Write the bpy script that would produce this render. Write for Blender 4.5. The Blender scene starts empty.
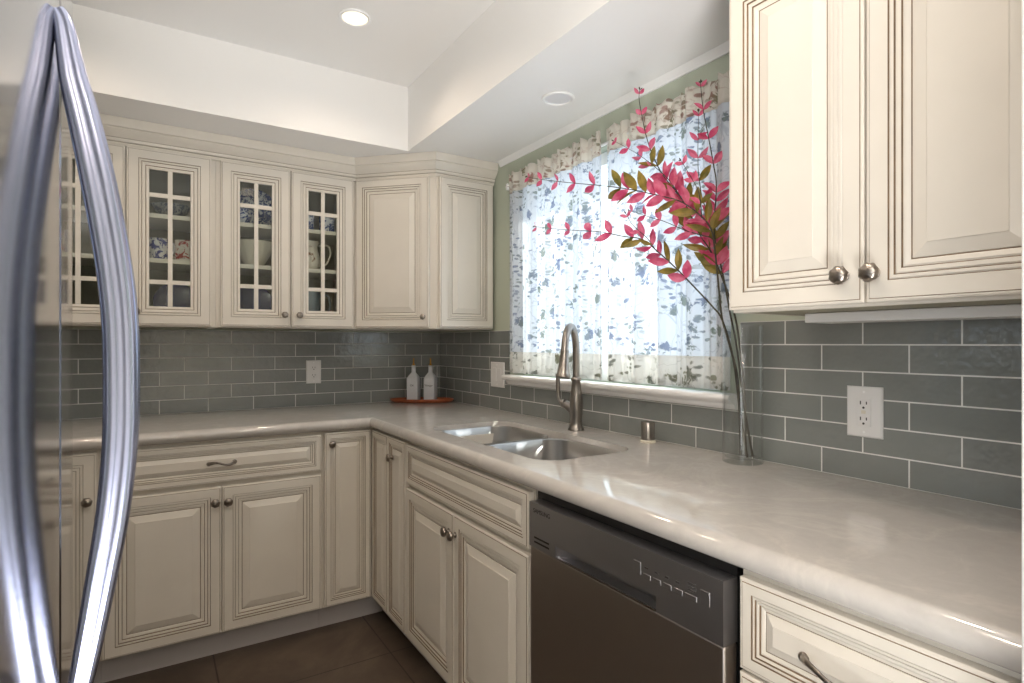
import bpy, bmesh, math, random
from mathutils import Vector, Matrix
R = math.radians
PI = math.pi
SC = bpy.context.scene
COL = SC.collection

# ------------------------------------------------------------------ camera, light, exposure
cam_d = bpy.data.cameras.new('camera')
cam = bpy.data.objects.new('camera', cam_d)
COL.objects.link(cam)
cam.location = (-1.46165, -3.12299, 1.24315)
cam.rotation_euler = (R(90), 0, R(-32.1855))
cam_d.sensor_width = 36.0
cam_d.lens = 574.478 / 1024 * 36.0
cam_d.shift_y = (343.293 - 341.5) / 1024
cam_d.clip_start = 0.01
SC.camera = cam

vs = SC.view_settings
vs.view_transform = 'Standard'
vs.look = 'None'
vs.gamma = 1.0
vs.use_curve_mapping = False
vs.exposure = 0.25

world = bpy.data.worlds.new('sky')
SC.world = world
world.use_nodes = True
wbg = world.node_tree.nodes['Background']
wbg.inputs[0].default_value = (0.78, 0.89, 1.0, 1)
wbg.inputs[1].default_value = 2.7


def light(name, kind, loc, rot, energy, color, **kw):
    d = bpy.data.lights.new(name, kind)
    d.energy = energy
    d.color = color
    for k, v in kw.items():
        setattr(d, k, v)
    o = bpy.data.objects.new(name, d)
    o.location = loc
    o.rotation_euler = rot
    COL.objects.link(o)
    return o


sun_dir = Vector((-0.50, 0.55, -0.55)).normalized()
sun = light('sun', 'SUN', (3, -4, 4), (0, 0, 0), 8.0, (1.0, 0.96, 0.90), angle=R(0.6))
sun.rotation_euler = sun_dir.to_track_quat('-Z', 'Y').to_euler()
# added fill light at the made-up opening, left of and behind the camera
light('opening_fill', 'AREA', (-5.45, -4.45, 1.2), (0, R(-90), 0), 32.0, (1.0, 0.96, 0.91),
      shape='RECTANGLE', size=2.1, size_y=2.2)
# added fill light, bounced off the ceiling behind the camera
light('bounce_fill', 'AREA', (-2.7, -4.3, 1.75), (R(180), 0, 0), 72.0, (1.0, 0.95, 0.89), shape='DISK', size=0.6)
# unseen spot added behind the camera, aimed up to brighten the tray
tray_fill = light('tray_fill_spot', 'SPOT', (-1.35, -3.45, 0.42), (0, 0, 0), 145.0, (1.0, 0.98, 0.96), spot_size=R(88), spot_blend=1.0, shadow_soft_size=0.25)
tray_fill.rotation_euler = (Vector((-1.0, -2.1, 2.43)) - Vector((-1.35, -3.45, 0.42))).to_track_quat('-Z', 'Y').to_euler()
# the tray's recessed lamp (first, fixture in view), then unseen spots added as fill
for lx, ly, e in ((-0.832, -1.05, 9.0), (-0.832, -2.35, 12.0), (-1.75, -1.05, 9.0), (-1.75, -2.35, 12.0), (-1.3, -4.4, 50.0), (-3.2, -4.4, 60.0)):
    light('downlight_and_fill', 'SPOT', (lx, ly, 2.41), (0, 0, 0), e, (1.0, 0.80, 0.62), spot_size=R(158), spot_blend=0.85, shadow_soft_size=0.045)


# ------------------------------------------------------------------ materials
def srgb(r, g, b):
    f = lambda c: (c / 255 / 12.92) if c / 255 <= 0.04045 else ((c / 255 + 0.055) / 1.055) ** 2.4
    return (f(r), f(g), f(b), 1)


class NT:
    def __init__(self, name):
        self.m = bpy.data.materials.new(name)
        self.m.use_nodes = True
        self.t = self.m.node_tree
        self.bsdf = self.t.nodes['Principled BSDF']
        self.out = self.t.nodes['Material Output']

    def n(self, kind, **kw):
        nd = self.t.nodes.new(kind)
        for k, v in kw.items():
            if k.startswith('i_'):
                nd.inputs[k[2:].replace('_', ' ')].default_value = v
            else:
                setattr(nd, k, v)
        return nd

    def l(self, a, b):
        self.t.links.new(a, b)

    def coord(self, kind='Object'):
        return self.n('ShaderNodeTexCoord').outputs[kind]

    def noise(self, scale, detail=2, rough=0.5, vec=None, dist=0.0):
        nd = self.n('ShaderNodeTexNoise')
        nd.inputs['Scale'].default_value = scale
        nd.inputs['Detail'].default_value = detail
        nd.inputs['Roughness'].default_value = rough
        nd.inputs['Distortion'].default_value = dist
        self.l(vec if vec is not None else self.coord(), nd.inputs['Vector'])
        return nd

    def ramp(self, fac, stops):
        nd = self.n('ShaderNodeValToRGB')
        cr = nd.color_ramp
        while len(cr.elements) < len(stops):
            cr.elements.new(0.5)
        for e, (p, c) in zip(cr.elements, stops):
            e.position = p
            e.color = c if len(c) == 4 else (*c, 1)
        self.l(fac, nd.inputs[0])
        return nd.outputs[0]

    def mix(self, fac, a, b, mode='MIX'):
        nd = self.n('ShaderNodeMix', data_type='RGBA', blend_type=mode)
        for s, v in ((0, fac), (6, a), (7, b)):
            if hasattr(v, 'links'):
                self.l(v, nd.inputs[s])
            else:
                nd.inputs[s].default_value = v
        return nd.outputs[2]

    def math(self, op, a, b=None, c=None):
        nd = self.n('ShaderNodeMath', operation=op)
        for s, v in ((0, a), (1, b), (2, c)):
            if v is None:
                continue
            if hasattr(v, 'links'):
                self.l(v, nd.inputs[s])
            else:
                nd.inputs[s].default_value = v
        return nd.outputs[0]

    def bump(self, h, strength, dist=0.01):
        nd = self.n('ShaderNodeBump')
        nd.inputs['Strength'].default_value = strength
        nd.inputs['Distance'].default_value = dist
        self.l(h, nd.inputs['Height'])
        self.l(nd.outputs[0], self.bsdf.inputs['Normal'])
        return nd


def pbr(name, col, rough=0.5, metal=0.0, var=0.0, vscale=12.0, bump=0.0, bscale=60.0, **kw):
    t = NT(name)
    b = t.bsdf
    b.inputs['Base Color'].default_value = col
    b.inputs['Roughness'].default_value = rough
    b.inputs['Metallic'].default_value = metal
    for k, v in kw.items():
        b.inputs[k.replace('_', ' ')].default_value = v
    if var:
        nz = t.noise(vscale, 3)
        lo = tuple(c * (1 - var) for c in col[:3])
        hi = tuple(min(1, c * (1 + var)) for c in col[:3])
        t.l(t.ramp(nz.outputs[0], [(0.3, lo), (0.7, hi)]), b.inputs['Base Color'])
    if bump:
        nz = t.noise(bscale, 3)
        t.bump(nz.outputs[0], bump)
    return t.m


def glass_mat(name, tint=(1, 1, 1, 1), ior=1.45, rough=0.0, blend=1.0):
    t = NT(name)
    tr = t.n('ShaderNodeBsdfTransparent')
    tr.inputs[0].default_value = tint
    gl = t.n('ShaderNodeBsdfGlossy')
    gl.inputs['Roughness'].default_value = rough
    fr = t.n('ShaderNodeLayerWeight')
    fr.inputs['Blend'].default_value = 0.5
    f0 = ((ior - 1) / (ior + 1)) ** 2
    mx = t.n('ShaderNodeMixShader')
    k5 = t.math('POWER', fr.outputs['Facing'], 5.0)
    t.l(t.math('MULTIPLY_ADD', k5, (1 - f0) * blend, f0 * blend), mx.inputs[0])
    t.l(tr.outputs[0], mx.inputs[1])
    t.l(gl.outputs[0], mx.inputs[2])
    t.l(mx.outputs[0], t.out.inputs[0])
    return t.m


M = {}
M['cream'] = pbr('cream_paint', srgb(222, 216, 205), 0.30, var=0.02, vscale=9)
M['glaze'] = pbr('brown_glaze', srgb(120, 100, 78), 0.45, var=0.25, vscale=30)
M['inside'] = pbr('cabinet_interior_unlit', srgb(150, 146, 126), 0.6)  # the unlit look of the interior is put into this grey
M['toe'] = pbr('toe_kick_shaded_white', srgb(196, 192, 192), 0.45)  # white, greyed to carry the shade under the cabinets
M['black'] = pbr('black_plastic', srgb(18, 18, 19), 0.4)
M['white_trim'] = pbr('white_trim_paint', srgb(245, 245, 244), 0.35)
M['white_plastic'] = pbr('white_plastic', srgb(228, 227, 225), 0.3)
M['slot'] = pbr('dark_slot', srgb(50, 48, 46), 0.6)
M['ceil'] = pbr('ceiling_paint', srgb(244, 243, 241), 0.45, bump=0.04, bscale=90)
M['sage'] = pbr('sage_wall_paint', srgb(188, 195, 177), 0.55, bump=0.05, bscale=120)
M['wallw'] = pbr('white_wall_paint', srgb(222, 218, 208), 0.6, bump=0.05, bscale=120)
M['nickel'] = pbr('brushed_nickel', srgb(156, 150, 144), 0.28, 1.0)
M['knobm'] = pbr('antique_nickel', srgb(150, 142, 134), 0.30, 1.0, var=0.25, vscale=90)
M['gold'] = pbr('brass_spout', srgb(190, 140, 60), 0.3, 1.0)
M['wood'] = pbr('reddish_wood', srgb(150, 78, 44), 0.35, var=0.25, vscale=25)
M['porcelain'] = pbr('white_porcelain', srgb(226, 228, 232), 0.25)
M['ink'] = pbr('dark_lettering', srgb(60, 60, 62), 0.6)
M['stem'] = pbr('branch_bark', srgb(66, 62, 48), 0.7, var=0.3, vscale=60)
M['navy'] = pbr('navy_glaze', srgb(34, 34, 92), 0.15)
M['oakstand'] = pbr('plate_stand_wood', srgb(176, 128, 70), 0.45, var=0.2, vscale=40)
M['glass'] = glass_mat('pane_glass', (0.93, 0.95, 0.93, 1))
M['vase'] = glass_mat('vase_glass', (0.98, 0.99, 0.992, 1), 1.6)
M['pitch'] = glass_mat('pressed_glass', (0.86, 0.90, 0.92, 1), 1.9)
M['greyglass'] = pbr('lens_frosted', srgb(232, 232, 234), 0.35)


def steel(name, col, rough, axis):
    t = NT(name)
    b = t.bsdf
    b.inputs['Base Color'].default_value = col
    b.inputs['Metallic'].default_value = 1.0
    mp = t.n('ShaderNodeMapping')
    t.l(t.coord(), mp.inputs[0])
    mp.inputs['Scale'].default_value = axis
    nz = t.noise(1.0, 3, vec=mp.outputs[0])
    t.l(t.ramp(nz.outputs[0], [(0.2, (rough * .93,) * 3), (0.8, (rough * 1.07,) * 3)]), b.inputs['Roughness'])
    return t.m


M['steel'] = steel('stainless_steel', srgb(186, 184, 184), 0.19, (3, 300, 300))
M['steel_dw'] = steel('stainless_dishwasher', srgb(172, 164, 158), 0.36, (2, 2, 90))
M['steel_panel'] = steel('stainless_panel', srgb(164, 164, 168), 0.40, (2, 2, 90))
M['steel_sink'] = steel('stainless_sink', srgb(190, 189, 188), 0.32, (200, 3, 200))
M['fridge_steel'] = steel('stainless_fridge', srgb(178, 178, 180), 0.10, (2, 2, 260))
M['handle_steel'] = steel('stainless_handle_sky_tint', srgb(178, 185, 214), 0.24, (200, 200, 2))  # blue in the base colour stands in for reflected sky


def tile_mat(name, axis, shift, cols):
    """running-bond glazed tiles; axis 0: wall along x, 1: wall along y"""
    t = NT(name)
    b = t.bsdf
    sp = t.n('ShaderNodeSeparateXYZ')
    t.l(t.coord(), sp.inputs[0])
    along = t.math('SUBTRACT', t.math('MULTIPLY', sp.outputs[axis], -1.0), shift)
    upz = t.math('SUBTRACT', sp.outputs[2], 0.914)
    cb = t.n('ShaderNodeCombineXYZ')
    t.l(along, cb.inputs[0])
    t.l(upz, cb.inputs[1])
    br = t.n('ShaderNodeTexBrick', offset=0.5, offset_frequency=2, squash=1.0)
    t.l(cb.outputs[0], br.inputs['Vector'])
    br.inputs['Scale'].default_value = 1.0
    br.inputs['Brick Width'].default_value = 0.20023
    br.inputs['Row Height'].default_value = 0.06515
    br.inputs['Mortar Size'].default_value = 0.0017
    br.inputs['Mortar Smooth'].default_value = 0.1
    br.inputs['Bias'].default_value = 0.0
    br.inputs['Color1'].default_value = cols[0]
    br.inputs['Color2'].default_value = cols[1]
    br.inputs['Mortar'].default_value = srgb(222, 222, 218)
    cloud = t.noise(9, 2)
    col = t.mix(t.ramp(cloud.outputs[0], [(0.35, (0, 0, 0)), (0.7, (.35, .35, .35))]), br.outputs[0], cols[2])
    col = t.mix(br.outputs['Fac'], col, srgb(222, 222, 218))
    t.l(col, b.inputs['Base Color'])
    t.l(t.ramp(br.outputs['Fac'], [(0, (.05,) * 3), (1, (.7,) * 3)]), b.inputs['Roughness'])
    b.inputs['IOR'].default_value = 1.8
    wav = t.noise(16, 2)
    wav2 = t.noise(55, 1)
    h = t.math('ADD', t.math('MULTIPLY', wav.outputs[0], 0.6), t.math('MULTIPLY', wav2.outputs[0], 0.42))
    # every tile tilts a touch its own way
    wn = t.n('ShaderNodeTexWhiteNoise', noise_dimensions='2D')
    h = t.math('SUBTRACT', h, t.math('MULTIPLY', br.outputs['Fac'], 0.30))
    t.bump(h, 0.55, 0.006)
    return t.m


TC = (srgb(130, 134, 131), srgb(122, 126, 124), srgb(140, 144, 141))
M['tile_back'] = tile_mat('glazed_tile_back', 0, 0.1251, TC)
M['tile_right'] = tile_mat('glazed_tile_right', 1, 0.1986, TC)


def floor_mat():
    t = NT('brown_floor_tile')
    b = t.bsdf
    mp = t.n('ShaderNodeMapping')
    t.l(t.coord(), mp.inputs[0])
    mp.inputs['Location'].default_value = (0.645, 0.91, 0)
    br = t.n('ShaderNodeTexBrick', offset=0.0)
    t.l(mp.outputs[0], br.inputs['Vector'])
    for k, v in (('Scale', 1.0), ('Brick Width', 0.605), ('Row Height', 0.605), ('Mortar Size', 0.003), ('Mortar Smooth', 0.1), ('Bias', 0.0)):
        br.inputs[k].default_value = v
    n1 = t.noise(3.5, 6, 0.65, dist=0.6)
    base = t.ramp(n1.outputs[0], [(0.3, srgb(70, 59, 50)), (0.55, srgb(90, 77, 66)), (0.75, srgb(112, 98, 84))])
    t.l(t.mix(br.outputs['Fac'], base, srgb(52, 44, 38)), b.inputs['Base Color'])
    b.inputs['Roughness'].default_value = 0.42
    t.bump(t.math('MULTIPLY', br.outputs['Fac'], -1.0), 0.3, 0.004)
    return t.m


M['floor'] = floor_mat()


def quartz():
    t = NT('beige_quartz')
    b = t.bsdf
    n1 = t.noise(3.0, 5, 0.6, dist=1.2)
    n2 = t.noise(26, 4, 0.7, dist=0.8)
    vein = t.ramp(n1.outputs[0], [(0.46, (0, 0, 0)), (0.50, (1, 1, 1)), (0.54, (0, 0, 0))])
    base = t.ramp(n2.outputs[0], [(0.3, srgb(190, 186, 181)), (0.7, srgb(197, 193, 188))])
    msk = t.math('MULTIPLY', vein, t.math('MULTIPLY', n2.outputs[0], 0.35))
    t.l(t.mix(msk, base, srgb(228, 222, 212)), b.inputs['Base Color'])
    b.inputs['Roughness'].default_value = 0.08
    b.inputs['IOR'].default_value = 1.85
    return t.m


M['quartz'] = quartz()


def curtain_mat(name, ground, a, b_, pat, trans, sheer, thr, sca=13.0):
    """printed voile: sprays of leaves and blossoms on a pale ground, light passes through"""
    t = NT(name)
    t.t.nodes.remove(t.bsdf)
    co = t.coord('UV')
    wob = t.noise(8, 2, vec=co)
    vec = t.n('ShaderNodeVectorMath', operation='MULTIPLY_ADD')
    t.l(wob.outputs['Color'], vec.inputs[0])
    vec.inputs[1].default_value = (0.06, 0.06, 0)
    t.l(co, vec.inputs[2])
    # blossoms / leaf blots
    vo = t.n('ShaderNodeTexVoronoi', feature='F1')
    vo.inputs['Scale'].default_value = sca
    t.l(vec.outputs[0], vo.inputs['Vector'])
    mp = t.n('ShaderNodeMapping')
    mp.inputs['Rotation'].default_value = (0, 0, 0.7)
    mp.inputs['Scale'].default_value = (1.0, 2.1, 1)
    t.l(vec.outputs[0], mp.inputs[0])
    vo2 = t.n('ShaderNodeTexVoronoi', feature='F1')
    vo2.inputs['Scale'].default_value = sca * 2.0
    t.l(mp.outputs[0], vo2.inputs['Vector'])
    sw = t.noise(sca * 4, 3, 0.6, vec=vec.outputs[0], dist=1.0)
    d1 = t.math('ADD', vo.outputs['Distance'], t.math('MULTIPLY', t.math('SUBTRACT', sw.outputs[0], 0.5), 0.9))
    m1 = t.ramp(d1, [(thr - 0.05, (1, 1, 1)), (thr + 0.04, (0, 0, 0))])
    gate = t.ramp(t.noise(sca * .45, 1, vec=co).outputs[0], [(0.42, (0, 0, 0)), (0.52, (1, 1, 1))])
    d2 = t.math('ADD', vo2.outputs['Distance'], t.math('MULTIPLY', t.math('SUBTRACT', sw.outputs[0], 0.5), 0.4))
    m2 = t.math('MULTIPLY', t.ramp(d2, [(thr + 0.02, (1, 1, 1)), (thr + 0.12, (0, 0, 0))]), gate)
    # thin stems
    vein = t.ramp(t.noise(sca * .5, 2, 0.5, vec=co, dist=2.2).outputs[0], [(0.475, (0, 0, 0)), (0.495, (.6, .6, .6)), (0.515, (0, 0, 0))])
    tone = t.noise(sca * .7, 2, vec=co)
    pc = t.mix(t.ramp(tone.outputs[0], [(0.42, (0, 0, 0)), (0.58, (1, 1, 1))]), a, b_)
    c = t.mix(t.math('MULTIPLY', m1, pat), ground, pc)
    c = t.mix(t.math('MULTIPLY', m2, pat * .9), c, pc)
    c = t.mix(t.math('MULTIPLY', vein, pat * .6), c, a)
    df = t.n('ShaderNodeBsdfDiffuse')
    tl = t.n('ShaderNodeBsdfTranslucent')
    tp = t.n('ShaderNodeBsdfTransparent')
    t.l(c, df.inputs[0])
    t.l(c, tl.inputs[0])
    t.l(c, tp.inputs[0])
    mx = t.n('ShaderNodeMixShader')
    mx.inputs[0].default_value = trans
    t.l(df.outputs[0], mx.inputs[1])
    t.l(tl.outputs[0], mx.inputs[2])
    m3 = t.n('ShaderNodeMixShader')
    m3.inputs[0].default_value = sheer
    t.l(mx.outputs[0], m3.inputs[1])
    t.l(tp.outputs[0], m3.inputs[2])
    t.l(m3.outputs[0], t.out.inputs[0])
    return t.m


M['voile'] = curtain_mat('floral_voile', srgb(226, 231, 240), srgb(104, 118, 152), srgb(112, 124, 112), 0.80, 0.44, 0.03, 0.27, 15.0)
M['voile_hem'] = curtain_mat('floral_voile_double_hem', srgb(240, 240, 238), srgb(120, 128, 124), srgb(134, 136, 108), 0.80, 0.44, 0.05, 0.26)
M['voile_head'] = curtain_mat('floral_voile_header', srgb(242, 238, 230), srgb(176, 132, 122), srgb(146, 142, 112), 0.85, 0.42, 0.03, 0.28)


def leaf_mat(name, c1, c2):
    t = NT(name)
    nz = t.noise(30, 3)
    col = t.ramp(nz.outputs[0], [(0.35, c1), (0.68, c2)])
    t.l(col, t.bsdf.inputs['Base Color'])
    t.bsdf.inputs['Roughness'].default_value = 0.45
    tl = t.n('ShaderNodeBsdfTranslucent')
    t.l(col, tl.inputs[0])
    mx = t.n('ShaderNodeMixShader')
    mx.inputs[0].default_value = 0.4
    t.l(t.bsdf.outputs[0], mx.inputs[1])
    t.l(tl.outputs[0], mx.inputs[2])
    t.l(mx.outputs[0], t.out.inputs[0])
    return t.m


M['pink_leaf'] = leaf_mat('pink_leaf', srgb(206, 70, 112), srgb(232, 128, 154))
M['olive_leaf'] = leaf_mat('olive_leaf', srgb(104, 98, 40), srgb(164, 138, 62))


def pattern_mat(name, ground, ink, sca, thr=0.5):
    t = NT(name)
    nz = t.noise(sca, 4, 0.65, dist=1.5)
    t.l(t.ramp(nz.outputs[0], [(thr - .03, ground), (thr + .03, ink)]), t.bsdf.inputs['Base Color'])
    t.bsdf.inputs['Roughness'].default_value = 0.15
    return t.m


M['bluewhite'] = pattern_mat('blue_white_china', srgb(220, 224, 234), srgb(52, 74, 140), 45, .5)
M['redwhite'] = pattern_mat('red_white_china', srgb(232, 222, 214), srgb(170, 66, 58), 32, .55)
M['brownwhite'] = pattern_mat('brown_flower_china', srgb(226, 218, 204), srgb(134, 92, 60), 16, .6)
M['creamware'] = pbr('cream_china', srgb(226, 220, 205), 0.2)


def emis(name, col, s):
    t = NT(name)
    t.bsdf.inputs['Base Color'].default_value = (*col, 1)
    t.bsdf.inputs['Emission Color'].default_value = (*col, 1)
    t.bsdf.inputs['Emission Strength'].default_value = s
    return t.m


M['lamp_on'] = emis('lit_lens', (1.0, 0.84, 0.58), 1.5)


# ------------------------------------------------------------------ mesh helpers
class MB:
    def __init__(s):
        s.v, s.f, s.m, s.uv = [], [], [], None

    def quad(s, *p, m=0):
        n = len(s.v)
        s.v += [tuple(q) for q in p]
        s.f.append(tuple(range(n, n + len(p))))
        s.m.append(m)

    def box(s, x0, x1, y0, y1, z0, z1, m=0):
        x0, x1 = min(x0, x1), max(x0, x1)
        y0, y1 = min(y0, y1), max(y0, y1)
        z0, z1 = min(z0, z1), max(z0, z1)
        return s.prism([(x0, y0), (x1, y0), (x1, y1), (x0, y1)], z0, z1, m)

    def prism(s, poly, z0, z1, m=0):
        n = len(s.v)
        k = len(poly)
        s.v += [(x, y, z0) for x, y in poly] + [(x, y, z1) for x, y in poly]
        s.f.append(tuple(n + i for i in reversed(range(k))))
        s.f.append(tuple(n + k + i for i in range(k)))
        for i in range(k):
            j = (i + 1) % k
            s.f.append((n + i, n + j, n + k + j, n + k + i))
        s.m += [m] * (k + 2)
        return s

    def loops(s, loops, m=0, cap0=False, cap1=False, close=True):
        """skin a list of equal-length vertex loops"""
        n = len(s.v)
        k = len(loops[0])
        for lp in loops:
            s.v += [tuple(p) for p in lp]
        mm = m if isinstance(m, (list, tuple)) else [m] * (len(loops) - 1)
        for a in range(len(loops) - 1):
            for i in range(k if close else k - 1):
                j = (i + 1) % k
                s.f.append((n + a * k + i, n + a * k + j, n + (a + 1) * k + j, n + (a + 1) * k + i))
                s.m.append(mm[a])
        if cap0:
            s.f.append(tuple(n + i for i in reversed(range(k))))
            s.m.append(mm[0])
        if cap1:
            s.f.append(tuple(n + (len(loops) - 1) * k + i for i in range(k)))
            s.m.append(mm[-1])
        return s

    def lathe(s, prof, c=(0, 0, 0), n=32, m=0, cap0=True, cap1=True, axis='z', rmod=None):
        lp = []
        for i, (r, z) in enumerate(prof):
            ring = []
            for k in range(n):
                a = 2 * PI * k / n
                rr = r * (rmod(a, z) if rmod else 1)
                x, y = rr * math.cos(a), rr * math.sin(a)
                if axis == 'z':
                    p = (c[0] + x, c[1] + y, c[2] + z)
                elif axis == 'y':   # grows towards -y
                    p = (c[0] + x, c[1] - z, c[2] + y)
                else:
                    p = (c[0] + z, c[1] + x, c[2] + y)
                ring.append(p)
            lp.append(ring)
        return s.loops(lp, m, cap0, cap1)

    def tube(s, path, rad, n=12, m=0, cap=True, ell=None, up=None):
        P = [Vector(p) for p in path]
        if not hasattr(rad, '__len__'):
            rad = [rad] * len(P)
        T = [((P[min(i + 1, len(P) - 1)] - P[max(i - 1, 0)]).normalized()) for i in range(len(P))]
        u = Vector(up) if up else (Vector((0, 0, 1)) if abs(T[0].z) < .9 else Vector((1, 0, 0)))
        lp = []
        for i, p in enumerate(P):
            u = (u - T[i] * u.dot(T[i])).normalized()
            w = T[i].cross(u)
            e = ell if ell else (1, 1)
            lp.append([p + (u * math.cos(2 * PI * k / n) * e[0] + w * math.sin(2 * PI * k / n) * e[1]) * rad[i] for k in range(n)])
        return s.loops(lp, m, cap, cap)

    def build(s, name, mats, parent=None, bevel=0.0, smooth=35, seg=2, loc=None, rot=None, normals=True, uvf=None):
        me = bpy.data.meshes.new(name)
        me.from_pydata(s.v, [], s.f)
        if not isinstance(mats, (list, tuple)):
            mats = [mats]
        for mt in mats:
            me.materials.append(mt)
        for p, i in zip(me.polygons, s.m):
            p.material_index = i
        if uvf:
            ul = me.uv_layers.new(name='UVMap')
            for lp in me.loops:
                ul.data[lp.index].uv = uvf[lp.vertex_index]
        if normals:
            bm = bmesh.new()
            bm.from_mesh(me)
            bmesh.ops.recalc_face_normals(bm, faces=bm.faces)
            bm.to_mesh(me)
            bm.free()
        for p in me.polygons:
            p.use_smooth = smooth > 0
        if smooth > 0:
            me.set_sharp_from_angle(angle=R(smooth))
        o = bpy.data.objects.new(name, me)
        COL.objects.link(o)
        if parent:
            o.parent = parent
        if loc:
            o.location = loc
        if rot:
            o.rotation_euler = rot
        if bevel:
            md = o.modifiers.new('edge', 'BEVEL')
            md.width = bevel
            md.segments = seg
            md.limit_method = 'ANGLE'
            md.angle_limit = R(40)
        return o


def empty(name, label, cat, loc, rotz=0, group=None):
    o = bpy.data.objects.new(name, None)
    o.empty_display_size = 0.05
    COL.objects.link(o)
    o.location = loc
    o.rotation_euler = (0, 0, rotz)
    return tag(o, label, cat, group)


def tag(o, label, cat, group=None):
    o['label'] = label
    o['category'] = cat
    if group:
        o['group'] = group
    return o


def struct(o):
    o['kind'] = 'structure'
    return o


def spline(pts, sub=6):
    """Catmull-Rom through points (any dimension tuples)"""
    out = []
    n = len(pts)
    for i in range(n - 1):
        p0, p1, p2, p3 = pts[max(i - 1, 0)], pts[i], pts[i + 1], pts[min(i + 2, n - 1)]
        for k in range(sub):
            t = k / sub
            out.append(tuple(0.5 * (2 * b + (c - a) * t + (2 * a - 5 * b + 4 * c - d) * t * t + (3 * b - a - 3 * c + d) * t ** 3)
                             for a, b, c, d in zip(p0, p1, p2, p3)))
    out.append(tuple(pts[-1]))
    return out


def rrect(x0, x1, y0, y1, r, z, n=6):
    out = []
    for cx, cy, a0 in ((x1 - r, y1 - r, 0), (x0 + r, y1 - r, 90), (x0 + r, y0 + r, 180), (x1 - r, y0 + r, 270)):
        for k in range(n + 1):
            a = R(a0 + 90 * k / n)
            out.append((cx + r * math.cos(a), cy + r * math.sin(a), z))
    return out


# ------------------------------------------------------------------ the setting
ZS, ZT, TX, TY = 2.135, 2.43, -0.45, -0.61     # soffit height, tray height, tray edges
XL, YR = -2.35, -6.0

b = MB()
b.box(XL, 0.12, YR, 0.12, -0.06, 0)
b.box(-5.6, XL, YR, -2.9, -0.06, 0)
struct(b.build('floor', M['floor']))

# dropped ceiling band round a raised tray
b = MB()
b.box(XL, TX, TY, 0.12, ZS, ZT + 0.1)
b.box(TX, 0.12, YR, 0.12, ZS, ZT + 0.1)
b.box(XL, TX, YR, TY, ZT, ZT + 0.1)
b.box(-5.6, XL, YR, -2.9, ZT, ZT + 0.1)
struct(b.build('ceiling', M['ceil'], smooth=0))

b = MB()
b.box(XL - 0.12, 0.12, 0, 0.12, 0, ZT)
struct(b.build('wall_back', M['sage'], smooth=0))
b = MB()
b.box(XL - 0.12, XL, -2.9, 0, 0, ZT)
b.box(-5.6, XL - 0.12, -2.9, -2.78, 0, ZT)
struct(b.build('wall_left', M['wallw'], smooth=0))
# right wall with the window hole
WY0, WY1, WZ0, WZ1 = -1.985, -0.925, 1.095, 1.99
b = MB()
b.box(0, 0.12, YR, WY0, 0, ZT)
b.box(0, 0.12, WY1, 0, 0, ZT)
b.box(0, 0.12, WY0, WY1, 0, WZ0)
b.box(0, 0.12, WY0, WY1, WZ1, ZT)
struct(b.build('wall_right', M['sage'], smooth=0))
# room end behind the camera: far wall, side wall with opening added for light
b = MB()
b.box(-5.6, 0.12, YR - 0.12, YR, 0, ZT)
struct(b.build('wall_rear', M['wallw'], smooth=0))
b = MB()
b.box(-5.72, -5.6, YR, -5.6, 0, ZT)
b.box(-5.72, -5.6, -3.3, -2.78, 0, ZT)
b.box(-5.72, -5.6, -5.6, -3.3, 2.3, ZT)
struct(b.build('wall_light_opening', M['wallw'], smooth=0))
# wall end that stops the counter on the right
b = MB()
b.box(-0.70, 0, -3.02, -2.90, 0, ZS)
struct(b.build('wall_end', M['white_trim'], bevel=0.004))

# glazed tile courses between counter and wall cabinets
b = MB()
b.box(XL, -0.0085, -0.008, -0.0003, 0.9145, 1.305)
struct(b.build('wall_back_tiles', M['tile_back'], smooth=0))
b = MB()
b.box(-0.008, -0.0003, -0.785, -0.0085, 0.9145, 1.305)
b.box(-0.008, -0.0003, -2.062, -0.785, 0.9145, 1.048)
b.box(-0.008, -0.0003, -2.899, -2.062, 0.9145, 1.305)
struct(b.build('wall_right_tiles', M['tile_right'], smooth=0))

# window: white slider frame, two panes, centre stile
w = struct(bpy.data.objects.new('window_1', None))
COL.objects.link(w)
w.location = (0.06, (WY0 + WY1) / 2, WZ0)
hw, hh = (WY1 - WY0) / 2 - 0.001, WZ1 - WZ0 - 0.002
b = MB()
for a0, a1, z0, z1 in ((-hw, hw, 0.001, 0.05), (-hw, hw, hh - 0.05, hh), (-hw, -hw + 0.05, 0.05, hh - 0.05), (hw - 0.05, hw, 0.05, hh - 0.05), (-0.012, 0.012, 0.05, hh - 0.05)):
    b.box(-0.025, 0.035, a0, a1, z0, z1)
struct(b.build('window_frame', M['white_trim'], w, bevel=0.003))
for a0, a1 in ((-hw + 0.05, -0.012), (0.012, hw - 0.05)):
    b = MB()
    b.box(0.0, 0.004, a0, a1, 0.05, hh - 0.05)
    struct(b.build('window_pane', M['glass'], w, smooth=0))

# window stool and apron
b = MB()
prof = [(-0.0005, 1.049), (-0.022, 1.049), (-0.030, 1.054), (-0.034, 1.066), (-0.046, 1.070), (-0.056, 1.076), (-0.060, 1.084), (-0.057, 1.092), (-0.050, 1.0945), (-0.0005, 1.0945)]
b.loops([[(x, y, z) for x, z in prof] for y in (-2.060, -0.800)], 0, True, True)
struct(b.build('trim_1', M['white_trim'], smooth=50))
# small ceiling moulding along the right wall
b = MB()
prof = [(-0.0005, ZS - 0.026), (-0.008, ZS - 0.026), (-0.010, ZS - 0.018), (-0.018, ZS - 0.008), (-0.022, ZS - 0.0005), (-0.0005, ZS - 0.0005)]
b.loops([[(x, y, z) for x, z in prof] for y in (-2.26, -0.70)], 0, True, True)
struct(b.build('trim_2', M['white_trim'], smooth=50))

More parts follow.
